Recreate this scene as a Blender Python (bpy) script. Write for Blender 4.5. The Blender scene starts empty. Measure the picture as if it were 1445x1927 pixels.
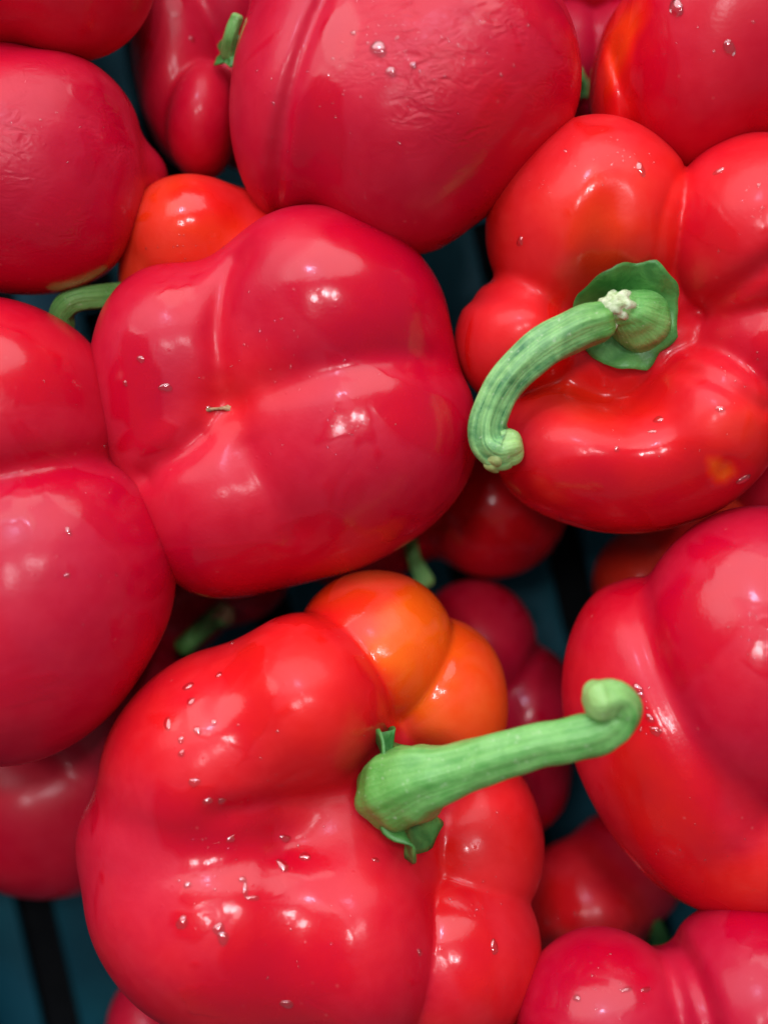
import bpy, math, random
import numpy as np

S = 0.00014          # metres per photograph pixel in the focal plane
H = 2600.0           # camera height over that plane, same unit
CX, CY = 722.5, 963.5
sc = bpy.context.scene
col = sc.collection

# ------------------------------------------------------------------ camera
cam = bpy.data.cameras.new('camera')
cam.sensor_fit = 'VERTICAL'
cam.angle_y = 2 * math.atan(CY / H)
cam.clip_start = 0.02
cam.clip_end = 50
cam.dof.use_dof = True
cam.dof.focus_distance = (H + 70) * S
cam.dof.aperture_fstop = 2.6
cam.dof.aperture_blades = 0
camo = bpy.data.objects.new('camera', cam)
camo.location = (0, 0, H * S)
col.objects.link(camo)
sc.camera = camo

# ------------------------------------------------------------------ world and lamps
w = bpy.data.worlds.new('World')
sc.world = w
w.use_nodes = True
bg = w.node_tree.nodes['Background']
bg.inputs[0].default_value = (0.95, 0.92, 1.0, 1)
bg.inputs[1].default_value = 0.20


def lamp(name, loc, size, power, color, target=(0, 0, 0), roll=0):
    l = bpy.data.lights.new(name, 'AREA')
    l.shape = 'ELLIPSE'
    l.size, l.size_y = size
    l.energy = power
    l.color = color
    o = bpy.data.objects.new(name, l)
    o.location = loc
    from mathutils import Vector
    d = Vector(target) - Vector(loc)
    q = d.to_track_quat('-Z', 'Y')
    o.rotation_euler = q.to_euler()
    if roll:
        o.rotation_euler.rotate_axis('Z', roll)
    col.objects.link(o)
    return o


lamp("large_soft_panel", (-0.30, 0.24, 1.6), (0.18, 0.27), 6.0, (1.0, 0.95, 0.99))
lamp('ceiling_strip', (0.10, 0.44, 1.6), (0.07, 0.16), 4.0, (1.0, 0.95, 1.0))
lamp('ceiling_strip', (0.32, 0.44, 1.6), (0.07, 0.16), 4.0, (1.0, 0.95, 1.0))
lamp('cool_panel', (-0.30, 1.15, 1.35), (0.22, 0.12), 6, (0.66, 0.62, 1.0))
lamp('stall_opening', (-0.6, 2.4, 1.65), (6.0, 3.0), 165, (1.0, 0.97, 1.0))

sc.view_settings.view_transform = 'Standard'
sc.view_settings.look = 'None'
sc.view_settings.exposure = -0.22
sc.render.engine = 'CYCLES'

# ------------------------------------------------------------------ small helpers


def P(u, v, z=0.0):
    """photo pixel seen at height z -> scene coordinates in pixel units"""
    f = (H - z) / H
    return np.array([(u - CX) * f, (CY - v) * f, z], dtype=np.float64)


def rotmat(ang=0, tx=0, ty=0):
    a, b, c = math.radians(ang), math.radians(tx), math.radians(ty)
    Rz = np.array([[math.cos(a), -math.sin(a), 0], [math.sin(a), math.cos(a), 0], [0, 0, 1]])
    Rx = np.array([[1, 0, 0], [0, math.cos(b), -math.sin(b)], [0, math.sin(b), math.cos(b)]])
    Ry = np.array([[math.cos(c), 0, math.sin(c)], [0, 1, 0], [-math.sin(c), 0, math.cos(c)]])
    return Rz @ Ry @ Rx


class Lobe:
    """one ellipsoidal lobe; ripe: 0 crimson, 0.5 scarlet, 1 orange"""

    def __init__(s, u, v, z, rx, ry, rz, ang=0, tx=0, ty=0, ripe=0.15, k=None):
        f = (H - z) / H
        s.c = P(u, v, z)
        s.r = np.array([rx, ry, rz]) * f
        s.R = rotmat(ang, tx, ty)
        s.ripe = ripe
        s.k = k

    def sdf(s, p):
        q = (p - s.c) @ s.R
        a = q / s.r
        k0 = np.sqrt((a * a).sum(-1)) + 1e-9
        b = a / s.r
        k1 = np.sqrt((b * b).sum(-1)) + 1e-9
        return k0 * (k0 - 1.0) / k1


def seg_dist(p, pts):
    best = np.full(p.shape[0], 1e9)
    par = np.zeros(p.shape[0])
    n = len(pts) - 1
    for i in range(n):
        a, b = pts[i], pts[i + 1]
        ab = b - a
        t = np.clip(((p - a) @ ab) / (ab @ ab), 0, 1)
        d = np.sqrt((((a + t[:, None] * ab) - p) ** 2).sum(-1))
        m = d < best
        best = np.where(m, d, best)
        par = np.where(m, (i + t) / n, par)
    return best, par


def smin(a, b, k):
    h = np.clip(0.5 + 0.5 * (b - a) / k, 0, 1)
    return b + (a - b) * h - k * h * (1 - h)


def smooth_line(pts, n=8):
    """Catmull-Rom through the points"""
    pts = [np.array(p, float) for p in pts]
    P_ = [2 * pts[0] - pts[1]] + pts + [2 * pts[-1] - pts[-2]]
    out = []
    for i in range(1, len(P_) - 2):
        for j in range(n):
            t = j / n
            p0, p1, p2, p3 = P_[i - 1], P_[i], P_[i + 1], P_[i + 2]
            out.append(0.5 * ((2 * p1) + (-p0 + p2) * t + (2 * p0 - 5 * p1 + 4 * p2 - p3) * t * t
                              + (-p0 + 3 * p1 - 3 * p2 + p3) * t ** 3))
    out.append(pts[-1])
    return out


class Body:
    """pepper wall: smooth union of lobes, hollows taken away, furrows and dents"""

    def __init__(s, lobes, k=35, hollows=(), furrows=(), dents=(), seed=0, rough=2.2, paint=(), wet=(), wrinkle=(), cell=7.0):
        s.lobes, s.k, s.hollows = lobes, k, hollows
        s.furrows = []
        for (pts, wd, amp) in furrows:      # pts (u,v) seen on the top side
            q = [P(u, v, -20)[:2] for u, v in pts]
            s.furrows.append((np.array(smooth_line(q, 5)), wd, amp))
        s.dents = [(P(u, v, -20)[:2], rx, ry, math.radians(a), amp) for (u, v, rx, ry, a, amp) in dents]
        rs = np.random.RandomState(seed + 11)
        s.waves = []
        for f, a in ((1 / 75., 1.5), (1 / 75., 1.5), (1 / 48., .8), (1 / 48., .8), (1 / 28., .3), (1 / 28., .3)):
            d = rs.normal(size=3)
            d /= np.linalg.norm(d)
            s.waves.append((d * f, rs.uniform(0, 6.28), a * rough))
        s.paint, s.wet, s.wrinkle, s.cell = paint, wet, wrinkle, cell
        s.zmid = float(np.mean([l.c[2] for l in lobes]))

    def f(s, p):
        d = s.lobes[0].sdf(p)
        for l in s.lobes[1:]:
            d = smin(d, l.sdf(p), l.k or s.k)
        for (h, k) in s.hollows:
            d = -smin(-d, h.sdf(p), k)
        top = np.clip((p[:, 2] - s.zmid + 120) / 120, 0, 1)
        top = top * top * (3 - 2 * top)
        for pts, wd, amp in s.furrows:
            dist, par = seg_dist(p[:, :2], pts)
            fade = np.clip(par / 0.18, 0, 1) * np.clip((1 - par) / 0.18, 0, 1)
            d = d + amp * top * fade * np.exp(-(dist / wd) ** 2)
        for c, rx, ry, a, amp in s.dents:
            q = p[:, :2] - c
            x = q[:, 0] * math.cos(a) + q[:, 1] * math.sin(a)
            y = -q[:, 0] * math.sin(a) + q[:, 1] * math.cos(a)
            d = d + amp * top * np.exp(-(x / rx) ** 2 - (y / ry) ** 2)
        for dv, ph, a in s.waves:
            d = d + a * np.sin(p @ dv + ph)
        return d

    def grad(s, p, e=1.0):
        g = np.stack([s.f(p + np.array(o)) - s.f(p - np.array(o)) for o in ((e, 0, 0), (0, e, 0), (0, 0, e))], -1)
        return g / (2 * e)

    def hit(s, u, v):
        """the upper surface point that the photograph shows at u, v"""
        o = np.array([0, 0, H])
        d = P(u, v, 0) - o
        d /= np.linalg.norm(d)
        t = H * 0.75
        for i in range(120):
            p = o + d * t
            v_ = float(s.f(p[None])[0])
            if v_ < 0.3:
                g = s.grad(p[None])[0]
                return p, g / np.linalg.norm(g)
            t += max(v_ * 0.8, 0.4)
            if t > H * 1.6:
                break
        return None, None

    def hits(s, uv):
        """the same for many pixels at once"""
        o = np.array([0, 0, H])
        d = np.stack([P(u, v, 0) - o for u, v in uv])
        d /= np.linalg.norm(d, axis=1, keepdims=True)
        t = np.full(len(uv), H * 0.85)
        for i in range(60):
            val = s.f(o + d * t[:, None])
            t = t + np.where(val > .3, np.maximum(val * .85, .3), 0)
        p = o + d * t[:, None]
        g = s.grad(p)
        return p, g / np.linalg.norm(g, axis=1, keepdims=True), np.abs(val) < 1.5

    def mesh(s, name):
        lo = np.min([l.c - l.r.max() for l in s.lobes], 0) - 14
        hi = np.max([l.c + l.r.max() for l in s.lobes], 0) + 14
        c = s.cell
        ax = [np.arange(lo[i], hi[i] + c, c) for i in range(3)]
        n = [len(a) for a in ax]
        # coarse pass, then only the cells near the surface in full
        C3 = 4
        nc_ = [int(math.ceil(k / C3)) for k in n]
        cc = np.stack(np.meshgrid(*[lo[i] + (np.arange(nc_[i]) * C3 + (C3 - 1) / 2) * c for i in range(3)], indexing='ij'), -1)
        cv = s.f(cc.reshape(-1, 3)).reshape(nc_).astype(np.float32)
        vals = np.repeat(np.repeat(np.repeat(cv, C3, 0), C3, 1), C3, 2)[:n[0], :n[1], :n[2]].copy()
        near = np.argwhere(np.abs(vals) < C3 * c * 1.5)
        near_p = near * c + np.array([a[0] for a in ax])
        vals[near[:, 0], near[:, 1], near[:, 2]] = s.f(near_p)
        ins = vals < 0
        m = [k - 1 for k in n]
        cnt = np.zeros(m, np.int8)
        for dx in (0, 1):
            for dy in (0, 1):
                for dz in (0, 1):
                    cnt += ins[dx:dx + m[0], dy:dy + m[1], dz:dz + m[2]]
        act = (cnt > 0) & (cnt < 8)
        ids = -np.ones(m, np.int64)
        cells = np.argwhere(act)
        ids[act] = np.arange(len(cells))
        v = (cells + 0.5) * c + np.array([a[0] for a in ax])
        faces = []
        I = ins
        # x edges
        for axis in range(3):
            sl0 = [slice(1, -1)] * 3
            sl0[axis] = slice(0, -1)
            sl1 = list(sl0)
            sl1[axis] = slice(1, None)
            a0, a1 = I[tuple(sl0)], I[tuple(sl1)]
            for sign in (0, 1):
                e = np.argwhere((a0 & ~a1) if sign == 0 else (~a0 & a1))
                off = np.ones(3, int)
                off[axis] = 0
                e = e + off
                b, c2 = (axis + 1) % 3, (axis + 2) % 3
                q = []
                for (sb, sc_) in ((0, 0), (-1, 0), (-1, -1), (0, -1)):
                    t = e.copy()
                    t[:, b] += sb
                    t[:, c2] += sc_
                    q.append(ids[t[:, 0], t[:, 1], t[:, 2]])
                q = np.stack(q, -1)
                if sign == 1:
                    q = q[:, ::-1]
                faces.append(q)
        faces = np.concatenate(faces)
        faces = faces[(faces >= 0).all(1)]
        for it in range(4):
            fv = s.f(v)
            g = s.grad(v)
            gg = (g * g).sum(-1) + 1e-6
            stp = -(fv / gg)[:, None] * g
            ln = np.linalg.norm(stp, axis=1, keepdims=True)
            stp *= np.minimum(1, c * 0.8 / (ln + 1e-9))
            v = v + stp
            if it == 1:      # relax along the surface for even faces
                acc = np.zeros_like(v)
                k_ = np.zeros(len(v))
                for a_, b_ in ((0, 1), (1, 2), (2, 3), (3, 0)):
                    np.add.at(acc, faces[:, a_], v[faces[:, b_]])
                    np.add.at(acc, faces[:, b_], v[faces[:, a_]])
                    np.add.at(k_, faces[:, a_], 1)
                    np.add.at(k_, faces[:, b_], 1)
                v = 0.35 * v + 0.65 * acc / np.maximum(k_, 1)[:, None]
        # attributes
        ds = np.stack([l.sdf(v) for l in s.lobes], -1)
        wgt = np.exp(-(ds - ds.min(-1, keepdims=True)) / 5.0)
        rp = np.array([l.ripe for l in s.lobes])
        ripe = (wgt * rp).sum(-1) / wgt.sum(-1)

        def spots(lst, base, wob=0.16):
            out = base.copy()
            for i, (u, vv, rx, ry, a, val, soft) in enumerate(lst):
                z = v[:, 2]
                f = H / (H - z)
                pu, pv = v[:, 0] * f + CX - u, (CY - v[:, 1] * f) - vv
                a = math.radians(a)
                x = (pu * math.cos(a) - pv * math.sin(a)) / rx
                y = (pu * math.sin(a) + pv * math.cos(a)) / ry
                r = np.sqrt(x * x + y * y)
                th = np.arctan2(y, x)
                r = r * (1 + wob * np.sin(2 * th + u) + wob * .6 * np.sin(3 * th + vv) + wob * .35 * np.sin(7 * th + u + vv))
                m_ = np.clip((1 - r) / soft + 0.5, 0, 1) * (z > s.zmid - 60)
                out = out * (1 - m_) + val * m_
            return out
        ripe = spots(s.paint, ripe)
        wet = spots(s.wet, np.zeros(len(v)))
        wr = spots(s.wrinkle, np.zeros(len(v)))
        me = bpy.data.meshes.new(name)
        me.vertices.add(len(v))
        me.vertices.foreach_set('co', (v * S).astype(np.float32).ravel())
        nf = len(faces)
        me.loops.add(nf * 4)
        me.loops.foreach_set('vertex_index', faces.astype(np.int32).ravel())
        me.polygons.add(nf)
        me.polygons.foreach_set('loop_start', np.arange(0, nf * 4, 4, dtype=np.int32))
        me.polygons.foreach_set('loop_total', np.full(nf, 4, np.int32))
        me.update(calc_edges=True)
        me.polygons.foreach_set('use_smooth', np.ones(nf, bool))
        for nm, arr in (('ripe', ripe), ('wet', wet), ('wrinkle', wr)):
            at = me.attributes.new(nm, 'FLOAT', 'POINT')
            at.data.foreach_set('value', arr.astype(np.float32))
        return me


# ------------------------------------------------------------------ materials
def nt(name):
    m = bpy.data.materials.new(name)
    m.use_nodes = True
    n = m.node_tree
    return m, n, n.nodes['Principled BSDF']


def N(t, kind, **kw):
    n = t.nodes.new(kind)
    for k, v in kw.items():
        setattr(n, k, v)
    return n


def math_(t, op, a, b=None, c=None, clamp=False):
    n = t.nodes.new('ShaderNodeMath')
    n.operation = op
    n.use_clamp = clamp
    for i, x in enumerate((a, b, c)):
        if x is None:
            continue
        if isinstance(x, (int, float)):
            n.inputs[i].default_value = x
        else:
            t.links.new(x, n.inputs[i])
    return n.outputs[0]


def noise(t, vec, scale, detail=3, rough=0.55, dist=0.0):
    n = t.nodes.new('ShaderNodeTexNoise')
    n.inputs['Scale'].default_value = scale
    n.inputs['Detail'].default_value = detail
    n.inputs['Roughness'].default_value = rough
    n.inputs['Distortion'].default_value = dist
    t.links.new(vec, n.inputs['Vector'])
    return n.outputs['Fac']


def ramp(t, fac, stops):
    n = t.nodes.new('ShaderNodeValToRGB')
    e = n.color_ramp.elements
    while len(e) < len(stops):
        e.new(0.5)
    for i, (p, c) in enumerate(stops):
        e[i].position = p
        e[i].color = (*c, 1) if len(c) == 3 else c
    t.links.new(fac, n.inputs[0])
    return n.outputs[0]


def mapr(t, x, a, b, c, d):
    n = t.nodes.new('ShaderNodeMapRange')
    n.inputs[1].default_value = a
    n.inputs[2].default_value = b
    n.inputs[3].default_value = c
    n.inputs[4].default_value = d
    t.links.new(x, n.inputs[0])
    return n.outputs[0]


def skin_material():
    m, t, b = nt('pepper_skin')
    tc = N(t, 'ShaderNodeTexCoord').outputs['Object']
    at = lambda s: N(t, 'ShaderNodeAttribute', attribute_name=s).outputs['Fac']
    ripe, wet, wr = at('ripe'), at('wet'), at('wrinkle')
    big = noise(t, tc, 38, 3, .5)
    mid = noise(t, tc, 120, 4, .6, .3)
    r2 = math_(t, 'ADD', ripe, math_(t, 'MULTIPLY', math_(t, 'SUBTRACT', big, .5), .30))
    r2 = math_(t, 'ADD', r2, math_(t, 'MULTIPLY', math_(t, 'SUBTRACT', mid, .5), .12), clamp=True)
    c = ramp(t, r2, [(0, (.47, .001, .026)), (.22, (.59, .002, .017)), (.45, (.76, .012, .008)), (.7, (.84, .050, .005)), (1.0, (.90, .17, .006))])
    # wet film patches: natural noise plus the marked ones
    wn = noise(t, tc, 26, 3, .55, .6)
    wn = mapr(t, wn, .545, .575, 0, 1)
    film = math_(t, 'MAXIMUM', wn, wet, clamp=True)
    # dry skin carries a pale waxy bloom
    mix = t.nodes.new('ShaderNodeMix')
    mix.data_type = 'RGBA'
    t.links.new(math_(t, 'MULTIPLY', math_(t, 'SUBTRACT', 1.0, film), mapr(t, math_(t, 'ADD', math_(t, 'MULTIPLY', mid, .4), math_(t, 'MULTIPLY', noise(t, tc, 17, 2, .5), .6)), .38, .62, .002, .042)), mix.inputs[0])
    t.links.new(c, mix.inputs[6])
    mix.inputs[7].default_value = (.86, .26, .44, 1)
    v2 = N(t, 'ShaderNodeTexVoronoi')
    v2.inputs['Scale'].default_value = 330
    t.links.new(tc, v2.inputs['Vector'])
    dot = math_(t, 'MULTIPLY', mapr(t, v2.outputs['Distance'], .06, .20, 1, 0), mapr(t, v2.outputs['Color'], .82, .95, 0, .12))
    mx2 = N(t, 'ShaderNodeMix', data_type='RGBA')
    t.links.new(dot, mx2.inputs[0])
    t.links.new(mix.outputs[2], mx2.inputs[6])
    mx2.inputs[7].default_value = (.88, .38, .34, 1)
    t.links.new(mx2.outputs[2], b.inputs['Base Color'])
    fine = noise(t, tc, 900, 3, .6)
    rg = math_(t, 'ADD', mapr(t, film, 0, 1, .46, .26), math_(t, 'MULTIPLY', math_(t, 'SUBTRACT', mid, .5), .12))
    t.links.new(rg, b.inputs['Roughness'])
    b.inputs['IOR'].default_value = 1.48
    b.inputs['Specular IOR Level'].default_value = .22
    t.links.new(mapr(t, film, 0, 1, .27, .55), b.inputs['Coat Weight'])
    t.links.new(mapr(t, film, 0, 1, .19, .08), b.inputs['Coat Roughness'])
    b.inputs['Coat IOR'].default_value = 1.45
    b.inputs['Subsurface Weight'].default_value = .12
    b.inputs['Subsurface Radius'].default_value = (1.0, .16, .08)
    b.inputs['Subsurface Scale'].default_value = .004
    # relief: fine skin grain, pores, shallow ripples, wrinkles where marked
    mp = N(t, 'ShaderNodeMapping')
    mp.inputs['Scale'].default_value = (1.0, 1.9, 1.2)
    mp.inputs['Rotation'].default_value = (0, 0, .5)
    t.links.new(tc, mp.inputs[0])
    wrn = noise(t, mp.outputs[0], 130, 4, .55, 1.0)
    wr = math_(t, 'MULTIPLY', wr, mapr(t, noise(t, tc, 45, 2, .5), .42, .58, .12, 1))
    ridg = math_(t, 'ABSOLUTE', math_(t, 'SUBTRACT', wrn, .5))
    h = math_(t, 'MULTIPLY', math_(t, 'MULTIPLY', ridg, wr), -.0014)
    h = math_(t, 'ADD', h, math_(t, 'MULTIPLY', fine, .00004))
    h = math_(t, 'ADD', h, math_(t, 'MULTIPLY', noise(t, tc, 70, 2, .5), .00035))
    vor = N(t, 'ShaderNodeTexVoronoi')
    vor.inputs['Scale'].default_value = 420
    t.links.new(tc, vor.inputs['Vector'])
    pore = mapr(t, vor.outputs['Distance'], 0, .22, 1, 0)
    sel = mapr(t, vor.outputs['Color'], .72, .80, 0, 1)
    h = math_(t, 'ADD', h, math_(t, 'MULTIPLY', math_(t, 'MULTIPLY', pore, sel), .00006))
    h = math_(t, 'ADD', h, math_(t, 'MULTIPLY', film, .00006))
    bp = N(t, 'ShaderNodeBump')
    bp.inputs['Strength'].default_value = 1
    bp.inputs['Distance'].default_value = 1
    t.links.new(h, bp.inputs['Height'])
    t.links.new(bp.outputs[0], b.inputs['Normal'])
    t.links.new(bp.outputs[0], b.inputs['Coat Normal'])
    return m


def stem_material(name, dark, light, tipc, rough=.42):
    m, t, b = nt(name)
    tc = N(t, 'ShaderNodeTexCoord').outputs['Object']
    lon = N(t, 'ShaderNodeAttribute', attribute_name='along').outputs['Fac']
    rnd = N(t, 'ShaderNodeAttribute', attribute_name='around').outputs['Fac']
    cx = N(t, 'ShaderNodeCombineXYZ')
    t.links.new(math_(t, 'MULTIPLY', rnd, 9.0), cx.inputs[0])
    t.links.new(math_(t, 'MULTIPLY', lon, 1.6), cx.inputs[1])
    st = noise(t, cx.outputs[0], 2.2, 5, .6)
    bl = noise(t, tc, 190, 4, .6, .4)
    f = math_(t, 'ADD', math_(t, 'MULTIPLY', st, .65), math_(t, 'MULTIPLY', bl, .5))
    c = ramp(t, f, [(.42, dark), (.55, tuple((a + b_) / 2 for a, b_ in zip(dark, light))), (.68, light)])
    mix = N(t, 'ShaderNodeMix', data_type='RGBA')
    t.links.new(mapr(t, lon, .74, 1.0, 0, .8), mix.inputs[0])
    t.links.new(c, mix.inputs[6])
    mix.inputs[7].default_value = (*tipc, 1)
    mixf = N(t, 'ShaderNodeMix', data_type='RGBA')
    t.links.new(mapr(t, lon, .04, .30, .75, 0), mixf.inputs[0])
    t.links.new(mix.outputs[2], mixf.inputs[6])
    mixf.inputs[7].default_value = (.085, .30, .025, 1)
    spk = mapr(t, noise(t, tc, 800, 2, .5), .66, .72, 0, .45)
    mix2 = N(t, 'ShaderNodeMix', data_type='RGBA')
    t.links.new(spk, mix2.inputs[0])
    t.links.new(mixf.outputs[2], mix2.inputs[6])
    mix2.inputs[7].default_value = (.55, .70, .45, 1)
    t.links.new(mix2.outputs[2], b.inputs['Base Color'])
    b.inputs['Roughness'].default_value = rough
    b.inputs['Subsurface Weight'].default_value = .15
    b.inputs['Subsurface Radius'].default_value = (.3, 1, .2)
    b.inputs['Subsurface Scale'].default_value = .002
    h = math_(t, 'ADD', math_(t, 'MULTIPLY', st, .0006), math_(t, 'MULTIPLY', noise(t, tc, 620, 4, .6), .00030))
    bp = N(t, 'ShaderNodeBump')
    bp.inputs['Distance'].default_value = 1
    bp.inputs['Strength'].default_value = .8
    t.links.new(h, bp.inputs['Height'])
    t.links.new(bp.outputs[0], b.inputs['Normal'])
    return m


def plain(name, c1, c2, scale, rough, bump=.0002, spec=.5):
    m, t, b = nt(name)
    tc = N(t, 'ShaderNodeTexCoord').outputs['Object']
    n = noise(t, tc, scale, 4, .6, .3)
    t.links.new(ramp(t, n, [(.32, c1), (.68, c2)]), b.inputs['Base Color'])
    b.inputs['Roughness'].default_value = rough
    b.inputs['Specular IOR Level'].default_value = spec
    bp = N(t, 'ShaderNodeBump')
    bp.inputs['Distance'].default_value = 1
    t.links.new(math_(t, 'MULTIPLY', n, bump), bp.inputs['Height'])
    t.links.new(bp.outputs[0], b.inputs['Normal'])
    return m


SKIN = skin_material()
GREEN = stem_material('stem_green', (.085, .34, .06), (.21, .53, .14), (.38, .64, .20))
DGREEN = stem_material('stem_mottled', (.02, .17, .05), (.28, .60, .20), (.40, .62, .18))
CALYX = plain('calyx_green', (.03, .17, .03), (.10, .34, .07), 160, .45, .0006)
PITH = plain('pith', (.35, .50, .20), (.72, .80, .55), 420, .6, .0006)
TIP = plain('cut_end', (.20, .30, .08), (.42, .52, .18), 320, .6, .0005)
SCAR = plain('scar_brown', (.22, .09, .03), (.55, .38, .20), 500, .7, .0004)
CRATE = plain('crate_plastic', (.0, .050, .075), (.001, .080, .11), 25, .55, .0003, .25)
TABLE = plain('table_dark', (.002, .003, .004), (.006, .007, .008), 30, .8, .0005, .1)
mw = bpy.data.materials.new('water')
mw.use_nodes = True
tw = mw.node_tree
tw.nodes.clear()
_o = N(tw, 'ShaderNodeOutputMaterial')
_m = N(tw, 'ShaderNodeMixShader')
_t = N(tw, 'ShaderNodeBsdfTransparent')
_g = N(tw, 'ShaderNodeBsdfGlossy')
_g.inputs['Roughness'].default_value = .04
_f = N(tw, 'ShaderNodeFresnel')
_f.inputs['IOR'].default_value = 1.6
tw.links.new(math_(tw, 'MINIMUM', math_(tw, 'MULTIPLY', _f.outputs[0], 3.0), .42), _m.inputs[0])
tw.links.new(_t.outputs[0], _m.inputs[1])
tw.links.new(_g.outputs[0], _m.inputs[2])
tw.links.new(_m.outputs[0], _o.inputs[0])
WATER = mw


# ------------------------------------------------------------------ object helpers
def tag(o, label=None, cat=None, group=None, kind=None):
    if label:
        o['label'] = label
    if cat:
        o['category'] = cat
    if group:
        o['group'] = group
    if kind:
        o['kind'] = kind


def link(name, me, mat, parent=None):
    o = bpy.data.objects.new(name, me)
    if mat:
        me.materials.append(mat)
    if parent:
        o.parent = parent
        o.matrix_parent_inverse = parent.matrix_world.inverted() if False else o.matrix_parent_inverse
        # parents sit at their base: the mesh is moved into the parent's frame
        from mathutils import Matrix
        me.transform(Matrix.Translation(-root_loc(parent)))
    col.objects.link(o)
    return o


def root_loc(o):
    while o.parent:
        o = o.parent
    return o.location


def raw_mesh(name, v, f, smooth=True):
    me = bpy.data.meshes.new(name)
    me.from_pydata([tuple(float(c) for c in p) for p in v], [], f)
    me.update()
    if smooth:
        me.polygons.foreach_set('use_smooth', np.ones(len(me.polygons), bool))
    return me


def tube(name, pts, rad, seg=28, ridges=6, ridge=.05, twist=0.0, seed=0, flat=1.0, n=9, cap0=True, cap1=True, rough_end=0):
    """swept stem through pts (scene pixel units); returns mesh with along/around attributes"""
    c = smooth_line(pts, n)
    r = smooth_line([np.array([x]) for x in rad], n)
    r = [max(float(x[0]), .5) for x in r]
    rs = np.random.RandomState(seed)
    # round caps by shrinking rings
    def cap(c0, c1, r0, k=8):
        d = c0 - c1
        d = d / np.linalg.norm(d)
        cs, rr = [], []
        for i in range(1, k + 1):
            a = i / k * math.pi / 2
            cs.append(c0 + d * r0 * .7 * math.sin(a))
            rr.append(max(r0 * math.cos(a) ** .7, .4))
        return cs, rr
    if cap1:
        cs, rr = cap(c[-1], c[-2], r[-1])
        c, r = c + cs, r + rr
    if cap0:
        cs, rr = cap(c[0], c[1], r[0])
        c, r = cs[::-1] + c, rr[::-1] + r
    c = np.array(c)
    T = np.gradient(c, axis=0)
    T /= np.linalg.norm(T, axis=1, keepdims=True) + 1e-9
    up = np.array([0, 0, 1.0])
    u = up - T[0] * (up @ T[0])
    if np.linalg.norm(u) < .1:
        u = np.array([0, 1., 0]) - T[0] * T[0][1]
    u /= np.linalg.norm(u)
    V, al, ar = [], [], []
    m = len(c)
    ph = rs.uniform(0, 6.28)
    wv = [(rs.randint(1, 6), rs.uniform(.15, .9), rs.uniform(0, 6.28), rs.uniform(.006, .016)) for _ in range(7)]
    for i in range(m):
        u = u - T[i] * (u @ T[i])
        u /= np.linalg.norm(u)
        w_ = np.cross(T[i], u)
        for j in range(seg):
            a = 2 * math.pi * j / seg
            rr = r[i] * (1 + ridge * math.cos(ridges * a + ph + twist * i / m) + ridge * .5 * math.sin(2 * a + i * .13 + ph)
                         + sum(q3 * math.sin(q0 * a + q1 * i + q2) for q0, q1, q2, q3 in wv))
            V.append(c[i] + (u * math.cos(a) * rr * flat + w_ * math.sin(a) * rr))
            al.append(i / (m - 1))
            ar.append(abs(j / seg * 2 - 1))
    F = []
    for i in range(m - 1):
        for j in range(seg):
            k = (j + 1) % seg
            F.append((i * seg + j, i * seg + k, (i + 1) * seg + k, (i + 1) * seg + j))
    F.append(tuple(range(seg))[::-1])
    F.append(tuple((m - 1) * seg + j for j in range(seg)))
    me = raw_mesh(name, np.array(V) * S, F)
    for nm, arr in (('along', al), ('around', ar)):
        at = me.attributes.new(nm, 'FLOAT', 'POINT')
        at.data.foreach_set('value', np.array(arr, np.float32))
    return me


def frame_of(nrm):
    nrm = nrm / np.linalg.norm(nrm)
    a = np.array([1., 0, 0]) if abs(nrm[0]) < .8 else np.array([0, 1., 0])
    x = a - nrm * (a @ nrm)
    x /= np.linalg.norm(x)
    return x, np.cross(nrm, x), nrm


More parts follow.
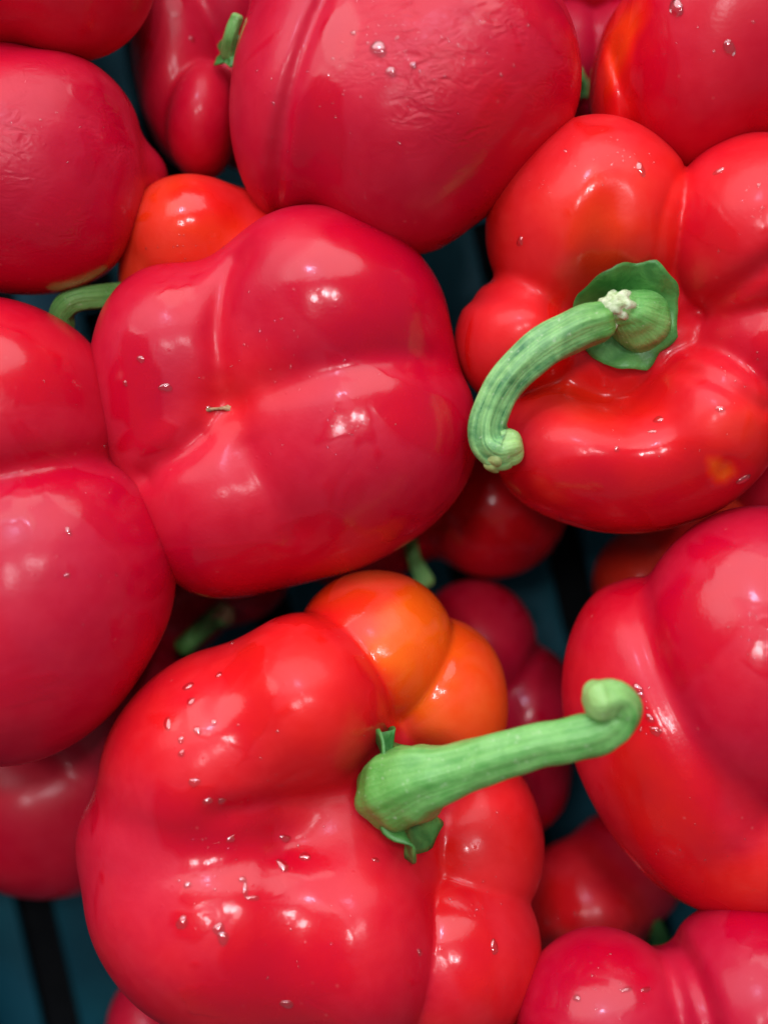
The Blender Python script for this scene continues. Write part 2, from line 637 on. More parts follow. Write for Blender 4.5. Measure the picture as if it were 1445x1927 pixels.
def calyx(name, centre, nrm, R, points=8, sharp=.16, seed=0, lift=.22, body=None, thick=5, squash=1.0, curl=.1, near=0.0):
    """ragged green collar: a dished, folded sheet with real thickness, laid on the shoulder"""
    rs = np.random.RandomState(seed)
    x, y, n = frame_of(np.array(nrm, float))
    A, B = 96, 12
    ph = rs.uniform(0, 6.28, 6)
    jit = rs.uniform(-.06, .06, points)
    top = []
    for j in range(A):
        a = 2 * math.pi * j / A
        saw = (a * points / (2 * math.pi)) % 1
        tip = 1 - abs(saw - .5) * 2
        k = int(a * points / (2 * math.pi)) % points
        rr = R * (1 - sharp + sharp * tip ** 1.4 * 1.2 + jit[k] * tip * .8 + .04 * math.sin(3 * a + ph[0]) + .02 * math.sin(11 * a + ph[1]))
        rr *= 1 - near * max(0.0, (x * math.cos(a) + y * math.sin(a))[2] * 1.05) ** 2.2
        row = []
        for i in range(B):
            q = i / (B - 1)
            r = rr * (0.10 + .90 * q)
            hgt = R * lift * (1 - q) ** 1.6 + R * curl * q ** 3 * math.sin(points * a * .5 + ph[2]) \
                + R * .045 * q * math.sin(5 * a + ph[3]) + R * .03 * q * math.sin(13 * a + ph[4] + 3 * q)
            p = centre + x * math.cos(a) * r + y * math.sin(a) * r * squash + n * hgt
            row.append(p)
        top.append(row)
    top = np.array(top)
    if body is not None:
        flat = top.reshape(-1, 3)
        q = np.tile(np.arange(B) / (B - 1), A)
        aa = np.repeat(np.arange(A), B) * 2 * math.pi / A
        want = 9 + 8 * (1 - q) + R * curl * q ** 2 * (.6 + .6 * np.sin(aa * 3 + ph[2]) + .4 * np.sin(aa * 5 + ph[5]))
        for _ in range(8):
            d = body.f(flat)
            flat = flat + n * np.clip(want - d, -12, 30)[:, None] * .8
        top = flat.reshape(A, B, 3)
    bot = top - n * thick
    V = np.concatenate([top.reshape(-1, 3), bot.reshape(-1, 3)])
    F = []
    o = A * B
    for j in range(A):
        k = (j + 1) % A
        for i in range(B - 1):
            F.append((j * B + i, j * B + i + 1, k * B + i + 1, k * B + i))
            F.append((o + j * B + i, o + k * B + i, o + k * B + i + 1, o + j * B + i + 1))
        F.append((j * B + B - 1, o + j * B + B - 1, o + k * B + B - 1, k * B + B - 1))
        F.append((j * B, k * B, o + k * B, o + j * B))
    return raw_mesh(name, V * S, F)


def blob(name, c, n, rx, ry, rz, rot=0, seg=14, rings=7, wob=.12, seed=0):
    """water drop / flat bead sitting on a surface: dome with a flat underside"""
    rs = np.random.RandomState(seed)
    x, y, n = frame_of(n)
    cr, sr = math.cos(rot), math.sin(rot)
    x, y = x * cr + y * sr, -x * sr + y * cr
    p1, p2 = rs.uniform(0, 6.28, 2)
    V = []
    for i in range(rings):
        a = i / rings * math.pi / 2
        for j in range(seg):
            t = 2 * math.pi * j / seg
            k = 1 + wob * math.sin(2 * t + p1) + wob * .6 * math.sin(3 * t + p2)
            V.append(c + x * math.cos(t) * math.cos(a) * rx * k + y * math.sin(t) * math.cos(a) * ry * k + n * (math.sin(a) * rz - .6))
    V.append(c + n * (rz - .6))
    F = []
    for i in range(rings - 1):
        for j in range(seg):
            k = (j + 1) % seg
            F.append((i * seg + j, i * seg + k, (i + 1) * seg + k, (i + 1) * seg + j))
    for j in range(seg):
        F.append(((rings - 1) * seg + j, (rings - 1) * seg + (j + 1) % seg, rings * seg))
    F.append(tuple(range(seg))[::-1])
    return V, F


def pepper(label, body, drops=(), mist=(), group='red bell peppers heaped in the teal crate', seed=0):
    base = np.mean([l.c for l in body.lobes], 0)
    base[2] = min(l.c[2] - l.r[2] for l in body.lobes)
    e = bpy.data.objects.new('bell_pepper', None)
    e.empty_display_size = .02
    e.location = tuple(base * S)
    col.objects.link(e)
    tag(e, label, 'bell pepper', group)
    link('body', body.mesh('body'), SKIN, e)
    rs = np.random.RandomState(seed + 5)
    for i, d in enumerate(drops):
        u, v, rx, ry = d[:4]
        rot = math.radians(d[4]) if len(d) > 4 else 0
        p, n = body.hit(u, v)
        if p is None:
            continue
        V, F = blob('water_drop', p, n, (rx * .75 + min(rx, ry) * .5) * 1.15, (ry * .75 + min(rx, ry) * .5) * 1.15, min(rx, ry) * .8, rot, seed=i, seg=18, rings=8)
        link('water_drop', raw_mesh('water_drop', np.array(V) * S, F), WATER, e)
    V, F = [], []
    for (u0, v0, ru, rv, num, r0, r1) in mist:
        uv = [(u0 + rs.normal() * ru * .6, v0 + rs.normal() * rv * .6) for _ in range(int(num * .4))]
        pp, nn, ok = body.hits(uv)
        for i in range(len(uv)):
            p, n = pp[i], nn[i]
            if not ok[i] or n[2] < .12:
                continue
            r = r0 + (r1 - r0) * rs.rand() ** 3
            a, b = blob('d', p, n, r, r * rs.uniform(.75, 1.1), r * .5, rs.uniform(0, 3), 8, 3, .1, i)
            F += [tuple(k + len(V) for k in f) for f in b]
            V += a
    if V:
        o = link('water_beads', raw_mesh('water_beads', np.array(V) * S, F), WATER, e)
        o['kind'] = 'stuff'
    return e

# ------------------------------------------------------------------ the crate and what it stands on
def box_mesh(name, x0, x1, y0, y1, z0, z1, bev=6, nseg=1):
    import bmesh
    bm = bmesh.new()
    bmesh.ops.create_cube(bm, size=1)
    for v in bm.verts:
        v.co.x = (x0 + x1) / 2 + v.co.x * (x1 - x0)
        v.co.y = (y0 + y1) / 2 + v.co.y * (y1 - y0)
        v.co.z = (z0 + z1) / 2 + v.co.z * (z1 - z0)
    bmesh.ops.bevel(bm, geom=list(bm.edges), offset=bev, segments=3, affect='EDGES', profile=.6)
    for v in bm.verts:
        v.co *= S
    me = bpy.data.meshes.new(name)
    bm.to_mesh(me)
    bm.free()
    me.polygons.foreach_set('use_smooth', np.ones(len(me.polygons), bool))
    return me


FL = -1150.0
crate = bpy.data.objects.new('plastic_crate', None)
crate.location = (0, 0, (FL - 60) * S)
col.objects.link(crate)
tag(crate, 'teal plastic slatted crate under and around the heap of red peppers', 'crate')


def cpart(name, *a, **k):
    return link(name, box_mesh(name, *a, **k), CRATE, crate)


WX, WY = 1340, 1700
TOPZ = 20
for i in range(11):
    x = -1165 - 135 + (i + .0) * 270
    if x > WX:
        break
    cpart('floor_slat', max(x - 85, -WX + 2), min(x + 85, WX - 2), -WY + 5, WY - 5, FL - 30, FL + 2 * (i % 2), bev=10)
for i in range(5):
    y = -WY + 220 + i * (2 * WY - 440) / 4
    cpart('cross_bar', -WX + 5, WX - 5, y - 26, y + 26, FL - 58, FL - 32, bev=5)
for sgn in (-1, 1):
    for i in range(10):
        z = FL - 50 + i * 122
        a, b = sorted((sgn * WX, sgn * (WX + 24)))
        cpart('side_rail', a, b, -WY, WY, z, z + 96, bev=6)
        a, b = sorted((sgn * WY, sgn * (WY + 24)))
        cpart('end_rail', -WX, WX, a, b, z, z + 96, bev=6)
for sx in (-1, 1):
    for sy in (-1, 1):
        x, y = sx * (WX + 14), sy * (WY + 14)
        cpart('corner_post', x - 26, x + 26, y - 26, y + 26, FL - 60, TOPZ + 20, bev=8)
from mathutils import Matrix
crate.rotation_euler = (0, 0, math.radians(13))
tb = link('stall_table', box_mesh('stall_table', -4200, 4200, -4200, 4200, FL - 130, FL - 62, bev=6), TABLE)
tag(tb, kind='structure')

L = Lobe

# ------------------------------------------------------------------ peppers, nearest layer
# centre: blossom end towards the viewer
bF = Body([
    L(540, 770, -262, 300, 258, 265, ripe=.15),
    L(338, 672, -200, 156, 176, 185, ripe=.12),
    L(570, 915, -235, 190, 172, 200, ripe=.14),
    L(335, 800, -265, 150, 170, 190, ripe=.12),
    L(625, 592, -190, 228, 190, 235, ang=-18, ripe=.1),
    L(690, 830, -200, 210, 195, 235, ang=20, ripe=.14),
    L(430, 950, -215, 165, 175, 205, ang=10, ripe=.16),
    L(560, 790, -430, 260, 215, 240, ripe=.14, k=20),  # unseen lower bulk, added to block light passing underneath
], k=88, furrows=[
    ([(425, 760), (412, 690), (410, 600), (432, 510), (480, 440)], 26, 15),
    ([(430, 765), (540, 725), (660, 690), (780, 675), (900, 705)], 36, 13),
    ([(420, 780), (350, 845), (290, 880), (240, 920)], 30, 18),
    ([(440, 790), (480, 880), (530, 960), (600, 1060)], 40, 10),
], dents=[(427, 762, 40, 40, 0, 34), (435, 765, 120, 110, 0, 20)], seed=1,
    wet=[(720, 560, 120, 190, 30, 1, .12), (255, 720, 48, 95, -10, 1, .12), (480, 1080, 190, 60, 8, 1, .1), (590, 1000, 60, 40, 0, 1, .12)],
    paint=[(440, 740, 90, 70, 0, .32, 1.4)])
F_ = pepper('crimson bell pepper in the centre showing its four-lobed blossom end with a tiny brown scar', bF,
            drops=[(312, 730, 12, 6, 10), (265, 676, 6, 5), (395, 770, 5, 5), (236, 722, 4, 4)],
            mist=[(540, 690, 110, 40, 60, 1.2, 3), (660, 810, 60, 60, 50, 1.2, 3), (520, 615, 60, 40, 25, 1.2, 3.4), (500, 800, 200, 200, 40, 1, 2)], seed=1)
p0, n0 = bF.hit(430, 768)
pts = [p0 - n0 * 4, p0 + n0 * 4 + np.array([-6, -1, 0]), p0 + n0 * 6 + np.array([-22, -3, 0]), p0 + n0 * 8 + np.array([-36, -5, 0])]
link('blossom_scar', tube('blossom_scar', pts, [8, 3.5, 2.6, 4.5], seg=12, ridge=.15, n=4), SCAR, F_)

# right: stem end towards the viewer, broken stem lying to the left
bG = Body([
    L(1190, 620, -330, 250, 260, 230, ripe=.3),
    L(1110, 425, -185, 200, 200, 215, ang=15, ripe=.42),
    L(1412, 458, -140, 180, 192, 225, ang=8, ripe=.3, k=9),
    L(1455, 660, -195, 190, 150, 225, ripe=.24, k=14),
    L(1310, 800, -170, 145, 158, 215, ang=-20, ripe=.3, k=20),
    L(1095, 845, -195, 165, 145, 205, ang=-10, ripe=.3, k=70),
    L(1200, 862, -205, 165, 128, 190, ripe=.28, k=60),
    L(975, 640, -215, 118, 122, 175, ripe=.42, k=22),
    L(1210, 620, -420, 200, 230, 230, ripe=.3, k=20),  # unseen underside lobe, added to keep light out below
], k=38, hollows=[(L(1183, 598, 60, 118, 112, 170), 70)],
    furrows=[([(1240, 520), (1236, 430), (1270, 340), (1340, 265)], 12, 5),
             ([(1270, 600), (1350, 560), (1445, 500), (1500, 480)], 22, 16),
             ([(1085, 590), (1000, 560), (930, 545), (880, 550)], 22, 9),
             ([(1255, 680), (1330, 720), (1400, 760), (1470, 790)], 18, 10)],
    dents=[(1150, 752, 105, 66, -6, 50), (1128, 440, 42, 90, -14, 20), (1040, 700, 60, 60, 0, 10), (1355, 885, 14, 18, 0, 8)],
    seed=2, wet=[(1330, 420, 60, 40, -40, 1, .15), (1180, 900, 230, 70, 5, 1, .2), (1120, 430, 60, 80, 0, 1, .3)],
    paint=[(1130, 440, 80, 110, 0, .56, 1.2), (1400, 800, 70, 60, 0, .5, 1.2), (1355, 885, 22, 26, 0, .8, .8), (1110, 760, 110, 60, 0, .5, 1.2)])
G_ = pepper('scarlet bell pepper at the right with its cracked green stem bent over to the left', bG,
            drops=[(1238, 790, 9, 6), (1226, 812, 8, 4), (1355, 770, 7, 5), (1205, 318, 6, 14, 10), (978, 455, 6, 8), (1352, 322, 9, 6), (1160, 845, 4, 4), (1398, 902, 12, 8)],
            mist=[(1150, 300, 70, 40, 70, 1.2, 3.6), (1390, 650, 60, 160, 120, 1, 3), (1420, 400, 30, 60, 40, 1.5, 4.5), (1150, 780, 150, 100, 40, 1, 2.6), (1020, 350, 30, 20, 20, 1.4, 3)], seed=2)
pc, nc = bG.hit(1190, 600)
pc = pc + np.array([-20, 2, 4])
G_c = link('calyx', calyx('calyx', pc, (0.05, -.05, 1), 104, points=8, sharp=.06, seed=15, lift=.12, body=bG, thick=9, curl=.14), CALYX, G_)
# boss: swollen foot of the stem, broken open at its top
zb = pc[2]


def Pz(u, v, z):
    return P(u, v, z)


link('stem_foot', tube('stem_foot', [Pz(1205, 602, zb - 12), Pz(1202, 600, zb + 18), Pz(1188, 592, zb + 48), Pz(1170, 582, zb + 72), Pz(1158, 577, zb + 86)],
                       [66, 64, 52, 37, 30], seed=3, ridges=5, ridge=.03), GREEN, G_)
link('pith', tube('pith', [Pz(1160, 578, zb + 84), Pz(1154, 575, zb + 100), Pz(1152, 574, zb + 108)], [33, 29, 20], seed=6, ridges=7, ridge=.14, n=5), PITH, G_)
stG = link('stem', tube('stem', [Pz(1128, 606, zb + 92), Pz(1080, 622, zb + 98), Pz(1010, 662, zb + 102), Pz(950, 722, zb + 98), Pz(920, 785, zb + 90), Pz(920, 826, zb + 84), Pz(940, 844, zb + 84), Pz(958, 842, zb + 86)],
                        [37, 41, 40, 37, 35, 38, 42, 38], seed=8, ridges=6, ridge=.075, twist=.8, seg=36), DGREEN, G_)
link('stem_shred', tube('stem_shred', [Pz(1150, 596, zb + 70), Pz(1143, 612, zb + 80), Pz(1132, 618, zb + 84)], [17, 16, 14], seed=9, ridges=5, ridge=.2, n=5), PITH, G_)
link('cut_end', tube('cut_end', [Pz(932, 860, zb + 90), Pz(927, 872, zb + 90), Pz(925, 876, zb + 90)], [28, 25, 17], seed=12, ridges=5, ridge=.1, n=4), TIP, G_)
for i in range(9):
    u, v = 1010 + (i % 3) * 12 - i * 4, 652 + i * 6

# bottom: long green stem to the right, two orange lobes behind
bL = Body([
    L(600, 1530, -270, 300, 280, 210, ripe=.3),
    L(430, 1715, -165, 282, 225, 235, ang=-22, ripe=.26),
    L(675, 1755, -135, 160, 205, 215, ang=8, ripe=.26, k=80),
    L(405, 1425, -160, 240, 192, 215, ang=36, ripe=.32, k=60),
    L(580, 1318, -125, 158, 172, 205, ang=8, ripe=.34, k=60),
    L(300, 1565, -210, 150, 120, 200, ripe=.28, k=60),
    L(835, 1785, -215, 185, 182, 200, ang=0, ripe=.36, k=5),
    L(885, 1590, -285, 142, 168, 170, ang=0, ripe=.42, k=10),
    L(825, 1315, -275, 130, 150, 160, ang=12, ripe=.82, k=12),
    L(705, 1222, -225, 152, 147, 170, ang=-20, ripe=.86, k=8),
], k=30, hollows=[(L(812, 1490, -20, 105, 82, 190), 40)],
    furrows=[([(380, 1520), (460, 1510), (560, 1503), (650, 1503), (740, 1500)], 26, 14),
             ],
    seed=3,
    paint=[(300, 1620, 170, 120, 0, .14, 1.3), (640, 1380, 90, 110, 0, .42, 1.2), (560, 1200, 160, 60, 20, .4, 1.2), (640, 1850, 190, 90, 0, .2, 1.)],
    wet=[(530, 1800, 130, 90, 15, 1, .12), (575, 1625, 45, 32, 0, 1, .15), (312, 1358, 26, 20, 0, 1, .15), (360, 1740, 45, 24, 0, 1, .2), (870, 1760, 60, 120, 10, 1, .3), (640, 1150, 60, 30, 20, 1, .1)])
L_ = pepper('red bell pepper at the bottom with long curled green stem and two orange lobes', bL,
            drops=[(574, 1612, 9, 7, 20), (532, 1628, 13, 7, -40), (537, 1578, 10, 6), (316, 1362, 6, 12), (343, 1736, 8, 9), (412, 1748, 7, 10, 20), (420, 1765, 8, 9, 30),
                   (355, 1292, 8, 7), (360, 1320, 7, 6), (412, 1270, 5, 5), (341, 1392, 6, 5), (366, 1472, 8, 6), (392, 1508, 7, 5), (418, 1508, 7, 5), (372, 1375, 6, 6), (403, 1360, 5, 5), (435, 1580, 6, 5),
                   (457, 1655, 5, 5), (462, 1675, 4, 13), (476, 1690, 12, 4), (540, 1890, 12, 6), (353, 1665, 5, 5), (930, 1782, 5, 16, 8), (790, 1792, 5, 5), (342, 1418, 5, 5), (437, 1210, 5, 4), (707, 1618, 5, 4)],
            mist=[(500, 1450, 230, 180, 60, 1.2, 3.6), (520, 1740, 230, 140, 60, 1.2, 4), (890, 1690, 60, 60, 70, 1.2, 3.2), (930, 1545, 50, 40, 20, 1, 2.6), (420, 1585, 50, 30, 40, 1.2, 2.6)], seed=3)
cq = Pz(745, 1500, 0)
link('calyx', calyx('calyx', Pz(752, 1500, -22), (.84, .24, .42), 132, points=11, sharp=.08, seed=31, lift=-.1, thick=7, curl=.16, near=.9), CALYX, L_)
link('stem', tube('stem', [Pz(728, 1494, -36), Pz(758, 1484, 8), Pz(800, 1466, 48), Pz(850, 1452, 66), Pz(930, 1426, 92), Pz(1020, 1402, 112), Pz(1108, 1384, 126),
                           Pz(1154, 1362, 132), Pz(1171, 1334, 142), Pz(1154, 1314, 154), Pz(1126, 1318, 162)],
                  [66, 77, 64, 51, 45, 42, 42, 38, 34, 34, 37], seed=5, ridges=6, ridge=.045, twist=.6, seg=40), GREEN, L_)

# left: two smooth lobes running out of the frame
bJ = Body([
    L(0, 930, -260, 220, 320, 220, ripe=.1),
    L(0, 775, -150, 240, 205, 235, ang=-32, ripe=.16, k=70),
    L(50, 1125, -130, 262, 318, 250, ang=-24, ripe=.08),
    L(-170, 950, -180, 230, 330, 230, ripe=.1),
    L(-40, 930, -430, 250, 340, 250, ripe=.1, k=20),  # unseen lower lobe, added to shade the pepper beneath
], k=30, furrows=[([(-60, 915), (40, 890), (130, 872), (240, 868)], 34, 14)], seed=4,
    wet=[(30, 690, 105, 75, -25, 1, .12), (250, 1200, 40, 60, 0, 1, .2)],
    paint=[(30, 680, 120, 80, 0, .2, 1.2)])
J_ = pepper('large smooth dark pink-red pepper with two lobes at the left edge', bJ,
            drops=[(199, 840, 4, 4), (130, 1000, 3, 10, 20), (127, 1083, 5, 3, 30)],
            mist=[(100, 760, 110, 110, 50, 1, 2.8), (130, 1080, 110, 160, 40, 1, 2.4)], seed=4)

# top centre: big, seen from the side
bD = Body([
    L(722, 140, -250, 245, 285, 240, ripe=.12),
    L(582, 168, -205, 140, 258, 220, ang=-13, ripe=.08, k=60),
    L(762, 205, -165, 228, 274, 250, ripe=.12, k=60),
    L(875, 135, -160, 212, 240, 250, ang=16, ripe=.12, k=80),
    L(760, -60, -190, 290, 200, 240, ripe=.1),
    L(750, 110, -420, 230, 250, 240, ripe=.12, k=20),  # unseen bulk below, added to stop light entering the gaps
], k=36, furrows=[([(640, -60), (590, 60), (548, 190), (520, 300), (505, 420)], 17, 15)], seed=5,
    wet=[(600, 260, 55, 120, -10, 1, .15), (980, 270, 190, 90, 28, 1, .2), (640, 70, 30, 70, 0, 1, .15)],
    wrinkle=[(850, 110, 190, 140, 20, 1, .9), (960, 80, 90, 90, 0, 1, .8)],
    paint=[(990, 220, 110, 130, 0, .24, 1.2)])
D_ = pepper('big crimson pepper seen from the side at the top centre with wrinkled waxy skin', bD,
            drops=[(712, 92, 12, 11), (736, 136, 7, 8), (665, 62, 4, 4), (778, 124, 5, 5)],
            mist=[(650, 150, 150, 120, 110, 1.2, 3.6), (740, 60, 80, 60, 80, 1.5, 4.2), (860, 120, 120, 60, 60, 1.5, 4), (560, 300, 80, 100, 30, 1, 3)], seed=5)

# upper left
bB = Body([
    L(0, 330, -200, 220, 220, 210, ripe=.06),
    L(30, 330, -160, 238, 214, 225, ang=-8, ripe=.06),
    L(120, 225, -190, 125, 108, 170, ripe=.05, k=60),
    L(110, 420, -190, 122, 108, 170, ripe=.05, k=60),
    L(10, 200, -215, 150, 115, 150, ripe=.05),
    L(225, 335, -290, 85, 66, 110, ripe=.06),
    L(20, 330, -400, 200, 190, 230, ripe=.06, k=20),  # unseen lower lobe, added to darken the gaps alongside
], k=34, seed=6, wrinkle=[(90, 250, 150, 110, 0, .9, 1.), (60, 400, 130, 110, 0, .4, 1.)],
    wet=[(120, 480, 180, 90, 10, 1, .3)])
pepper('dark crimson pepper at the upper left edge with dull wrinkled waxy shoulder', bB,
       mist=[(80, 250, 110, 60, 30, 1.2, 3)], seed=6)

# top left corner
bA = Body([
    L(130, -90, -120, 165, 190, 200, ripe=.18),
    L(-40, -90, -130, 190, 175, 200, ripe=.16),
    L(60, -110, -360, 180, 150, 230, ripe=.16, k=20),  # unseen deep lobe, added to block light from the side
], k=40, seed=7)
pepper('smooth deep red pepper in the top left corner cut by the frame', bA, seed=7)

# top right
bH = Body([
    L(1380, 60, -170, 210, 220, 230, ripe=.18),
    L(1315, 115, -190, 160, 215, 225, ang=-8, ripe=.2),
    L(1190, 135, -245, 78, 165, 160, ang=-14, ripe=.34, k=16),
    L(1480, 110, -170, 170, 190, 220, ripe=.2),
    L(1390, 50, -400, 190, 180, 230, ripe=.2, k=20),  # unseen lower bulk, added to shut light out underneath
], k=30, seed=8, wet=[(1240, 130, 40, 110, 0, 1, .2)], paint=[(1170, 70, 30, 70, -20, .62, 1.)],
    furrows=[([(1170, 20), (1180, 110), (1205, 190), (1240, 260)], 12, 12)])
pepper('glossy red pepper in the top right corner behind the cracked stem pepper', bH,
       drops=[(1272, 14, 10, 14, 10), (1372, 90, 7, 14, 20)],
       mist=[(1350, 90, 80, 50, 40, 1.2, 3.5)], seed=8)

# right edge, two long lobes
bO = Body([
    L(1420, 1400, -260, 260, 300, 220, ripe=.2),
    L(1270, 1400, -210, 190, 330, 215, ang=22, ripe=.22),
    L(1455, 1240, -130, 262, 290, 240, ang=12, ripe=.12),
    L(1400, 1560, -230, 200, 160, 200, ripe=.3),
    L(1430, 1340, -420, 230, 270, 240, ripe=.12, k=20),  # unseen underside bulk, added to shade the lower layer
], k=24, seed=9, furrows=[([(1180, 1060), (1215, 1200), (1270, 1350), (1345, 1490), (1450, 1590)], 26, 9)],
    wet=[(1250, 1500, 90, 190, 30, 1, .25), (1410, 1080, 110, 40, -20, 1, .15), (1300, 1180, 70, 110, 0, 1, .2)],
    paint=[(1220, 1480, 80, 170, 30, .38, 1.2), (1400, 1660, 90, 50, 0, .45, 1.2)])
pepper('large crimson pepper at the right edge beside the curled stem tip', bO,
       drops=[(1198, 1296, 7, 9, 30), (1204, 1308, 6, 5), (1232, 1376, 6, 9, 30), (1222, 1352, 5, 8, 30)],
       mist=[(1225, 1350, 30, 50, 50, 1.5, 4.5), (1420, 1200, 25, 50, 60, 1.5, 4), (1330, 1600, 110, 80, 60, 1, 2.6)], seed=9)

# bottom right
bQ = Body([
    L(1300, 2010, -200, 330, 220, 220, ripe=.06),
    L(1130, 1925, -120, 165, 172, 190, ripe=.06),
    L(1410, 1880, -110, 172, 186, 210, ang=-15, ripe=.03),
], k=30, seed=10, furrows=[([(1250, 1730), (1300, 1810), (1325, 1900), (1330, 1980)], 17, 16)],
    wet=[(1120, 1850, 120, 60, 10, 1, .25)])
pepper('pinkish crimson pepper with a deep crease in the bottom right corner', bQ,
       drops=[(1085, 1878, 6, 5), (1178, 1862, 10, 4, 30), (1215, 1862, 10, 4, 30)],
       mist=[(1130, 1850, 90, 50, 40, 1.2, 3.4)], seed=10)

# ------------------------------------------------------------------ peppers, lower layer
DEEP = 310

bC = Body([
    L(340, 130, -330 - 140, 86, 195, 150, ang=6, ripe=.1),
    L(388, 228, -230 - 140, 68, 112, 120, ang=-8, ripe=.14, k=9),
    L(440, 10, -370 - 140, 110, 130, 140, ripe=.06),
    L(470, 160, -400 - 140, 120, 170, 120, ripe=.1),
], k=22, seed=11, cell=8)
C_ = pepper('dark red pepper with several narrow lobes left of the big top pepper', bC, drops=[(362, 74, 6, 5)], seed=11)
link('calyx', calyx('calyx', Pz(434, 92, -245), (-.5, .2, .8), 44, seed=3, points=6, sharp=.3, thick=5), CALYX, C_)
link('stem', tube('stem', [Pz(432, 100, -250), Pz(434, 70, -215), Pz(446, 34, -200)], [19, 14, 13], seed=3), GREEN, C_)

bE = Body([
    L(370, 450, -330 + 50, 132, 118, 150, ripe=.6),
    L(440, 500, -370 + 50, 170, 140, 150, ripe=.5),
    L(300, 520, -380 + 50, 70, 110, 120, ripe=.6),
], k=24, seed=12, cell=8, paint=[(430, 380, 80, 40, 0, .45, 1.2)], wet=[(380, 400, 70, 50, 0, 1, .4)])
E_ = pepper('orange-red pepper half hidden between the centre pepper and the upper left pepper', bE,
            mist=[(330, 470, 50, 25, 30, 2, 5)], seed=12)
link('stem', tube('stem', [Pz(300, 540, -400), Pz(245, 552, -280), Pz(190, 558, -215), Pz(142, 564, -195), Pz(118, 586, -205), Pz(122, 616, -230)],
                  [28, 26, 25, 26, 25, 21], seed=14, ridge=.06), GREEN, E_)

bI = Body([
    L(1065, 110, -380 - DEEP, 78, 110, 120, ripe=.05),
    L(1140, 100, -390 - DEEP, 70, 105, 120, ang=-10, ripe=.08),
    L(1090, 180, -420 - DEEP, 80, 90, 100, ripe=.05),
], k=14, seed=13, cell=8)
I_ = pepper('dull pink-red pepper deep between the top centre and top right peppers', bI, seed=13)
link('calyx', calyx('calyx', Pz(1088, 165, -265 - DEEP), (0, 0, 1), 30, seed=3, points=5, sharp=.3, thick=5), CALYX, I_)
link('stem', tube('stem', [Pz(1084, 168, -268 - DEEP), Pz(1090, 150, -240 - DEEP), Pz(1086, 135, -225 - DEEP)], [18, 14, 12], seed=3), GREEN, I_)
bI2 = Body([
    L(1120, -60, -340 - DEEP, 110, 96, 120, ripe=.2),
    L(1010, -70, -360 - DEEP, 100, 96, 120, ripe=.2),
], k=20, seed=14, cell=8)
pepper('red pepper sliver at the top edge left of the top right pepper', bI2, seed=14)

bK = Body([
    L(220, 1345, -400 - DEEP, 150, 160, 160, ripe=.06),
    L(90, 1500, -400 - DEEP, 210, 190, 170, ripe=.12),
    L(-30, 1420, -420 - DEEP, 180, 200, 160, ripe=.1),
], k=30, seed=15, cell=8)
pepper('shaded dark red pepper under the left edge pepper above the bare teal slats', bK, seed=15)

bM = Body([
    L(925, 945, -410 - DEEP, 142, 142, 160, ang=20, ripe=.3),
    L(690, 1020, -430 - DEEP, 140, 78, 130, ang=15, ripe=.14),
    L(800, 930, -450 - DEEP, 150, 120, 130, ripe=.2),
], k=26, seed=16, cell=8, wet=[(900, 990, 120, 80, 0, 1, .3)])
M_ = pepper('shaded red pepper with a short green stem below the centre pepper', bM, mist=[(870, 1005, 40, 16, 14, 2, 5)], seed=16)
link('stem', tube('stem', [Pz(762, 985, -330 - DEEP), Pz(772, 1020, -300 - DEEP), Pz(780, 1055, -285 - DEEP), Pz(800, 1095, -280 - DEEP)], [24, 18, 17, 22], seed=21, ridge=.07), GREEN, M_)

bN = Body([
    L(890, 1222, -420 - DEEP, 118, 128, 150, ang=-10, ripe=.08),
    L(985, 1350, -440 - DEEP, 108, 140, 140, ang=0, ripe=.08),
    L(960, 1440, -450 - DEEP, 115, 130, 130, ripe=.1),
], k=26, seed=17, cell=8)
pepper('shaded crimson pepper between the orange lobes and the right edge pepper', bN, seed=17)

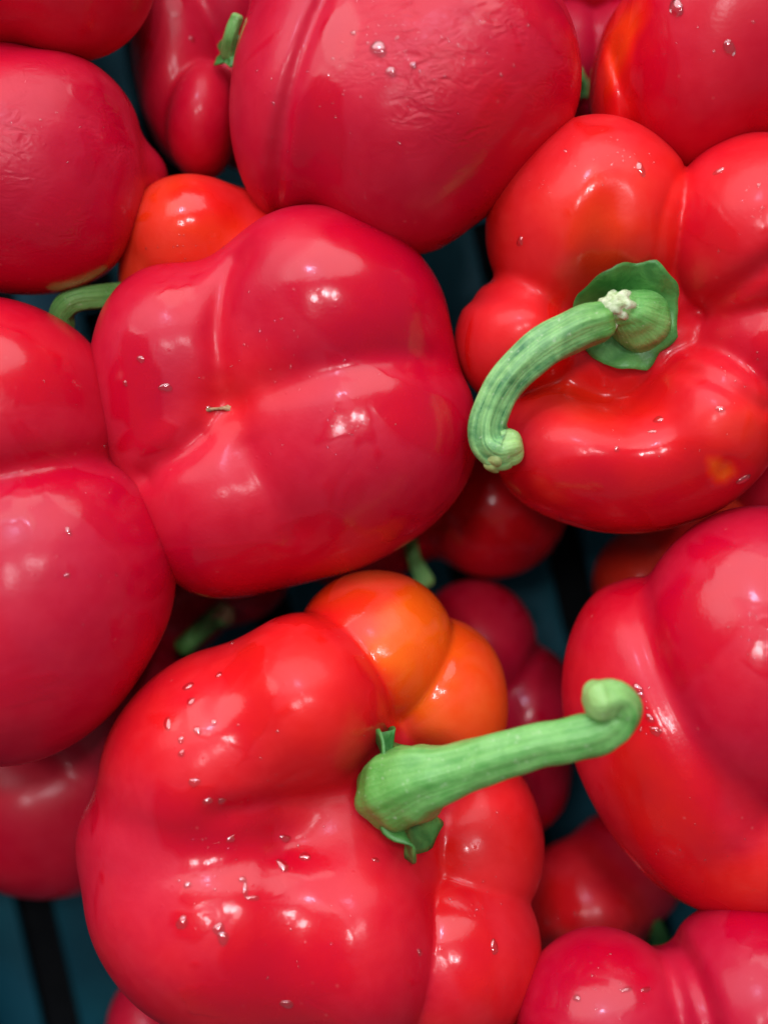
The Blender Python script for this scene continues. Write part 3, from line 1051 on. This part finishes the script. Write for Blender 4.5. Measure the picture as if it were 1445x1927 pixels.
bP = Body([
    L(1190, 1085, -440 - DEEP, 72, 90, 120, ang=-20, ripe=.55),
    L(1290, 1060, -460 - DEEP, 130, 110, 120, ripe=.5),
    L(1370, 985, -430 - DEEP, 90, 60, 100, ripe=.62),
], k=20, seed=18, cell=8)
pepper('shaded orange-red pepper peeping out under the right edge pepper', bP, seed=18)
bP2 = Body([
    L(1450, 930, -400 - DEEP, 90, 90, 120, ripe=.2),
    L(1530, 960, -400 - DEEP, 110, 100, 120, ripe=.2),
], k=20, seed=19, cell=8)
pepper('shaded dark red pepper at the right edge under the cracked stem pepper', bP2, seed=19)

bR = Body([
    L(1105, 1700, -400 - DEEP, 125, 125, 150, ripe=.36),
    L(1170, 1640, -440 - DEEP, 110, 110, 130, ripe=.2),
    L(1050, 1760, -440 - DEEP, 90, 110, 120, ripe=.45),
], k=26, seed=20, cell=8, wet=[(1050, 1720, 50, 60, 0, 1, .3)])
R_ = pepper('shaded red-orange pepper with a dark stem above the bottom right pepper', bR, mist=[(1045, 1740, 30, 25, 20, 2.5, 5.5)], seed=20)
link('stem', tube('stem', [Pz(1168, 1650, -330 - DEEP), Pz(1195, 1690, -320 - DEEP), Pz(1222, 1730, -330 - DEEP), Pz(1240, 1770, -350 - DEEP)], [20, 16, 20, 24], seed=22, ridge=.08), CALYX, R_)

bS = Body([
    L(290, 1940, -380 - DEEP, 92, 118, 130, ripe=.1),
    L(380, 1990, -400 - DEEP, 120, 110, 130, ripe=.1),
], k=26, seed=21, cell=8)
pepper('dark red pepper in the shade at the bottom edge under the bottom pepper', bS, seed=21)

bT = Body([
    L(330, 1120, -450 - DEEP, 110, 110, 120, ripe=.1),
    L(420, 1080, -460 - DEEP, 130, 100, 120, ripe=.08),
], k=26, seed=22, cell=8)
T_ = pepper('nearly black shaded pepper with a pale cut stem below the centre pepper', bT, seed=22)
link('stem', tube('stem', [Pz(345, 1215, -340 - DEEP), Pz(372, 1192, -320 - DEEP), Pz(400, 1168, -290 - DEEP), Pz(420, 1156, -270 - DEEP)], [22, 21, 24, 30], seed=23, ridge=.06), GREEN, T_)
link('cut_end', tube('cut_end', [Pz(420, 1156, -266 - DEEP), Pz(426, 1152, -256 - DEEP), Pz(428, 1150, -252 - DEEP)], [27, 24, 16], seed=26, ridge=.1, n=4), SCAR, T_)
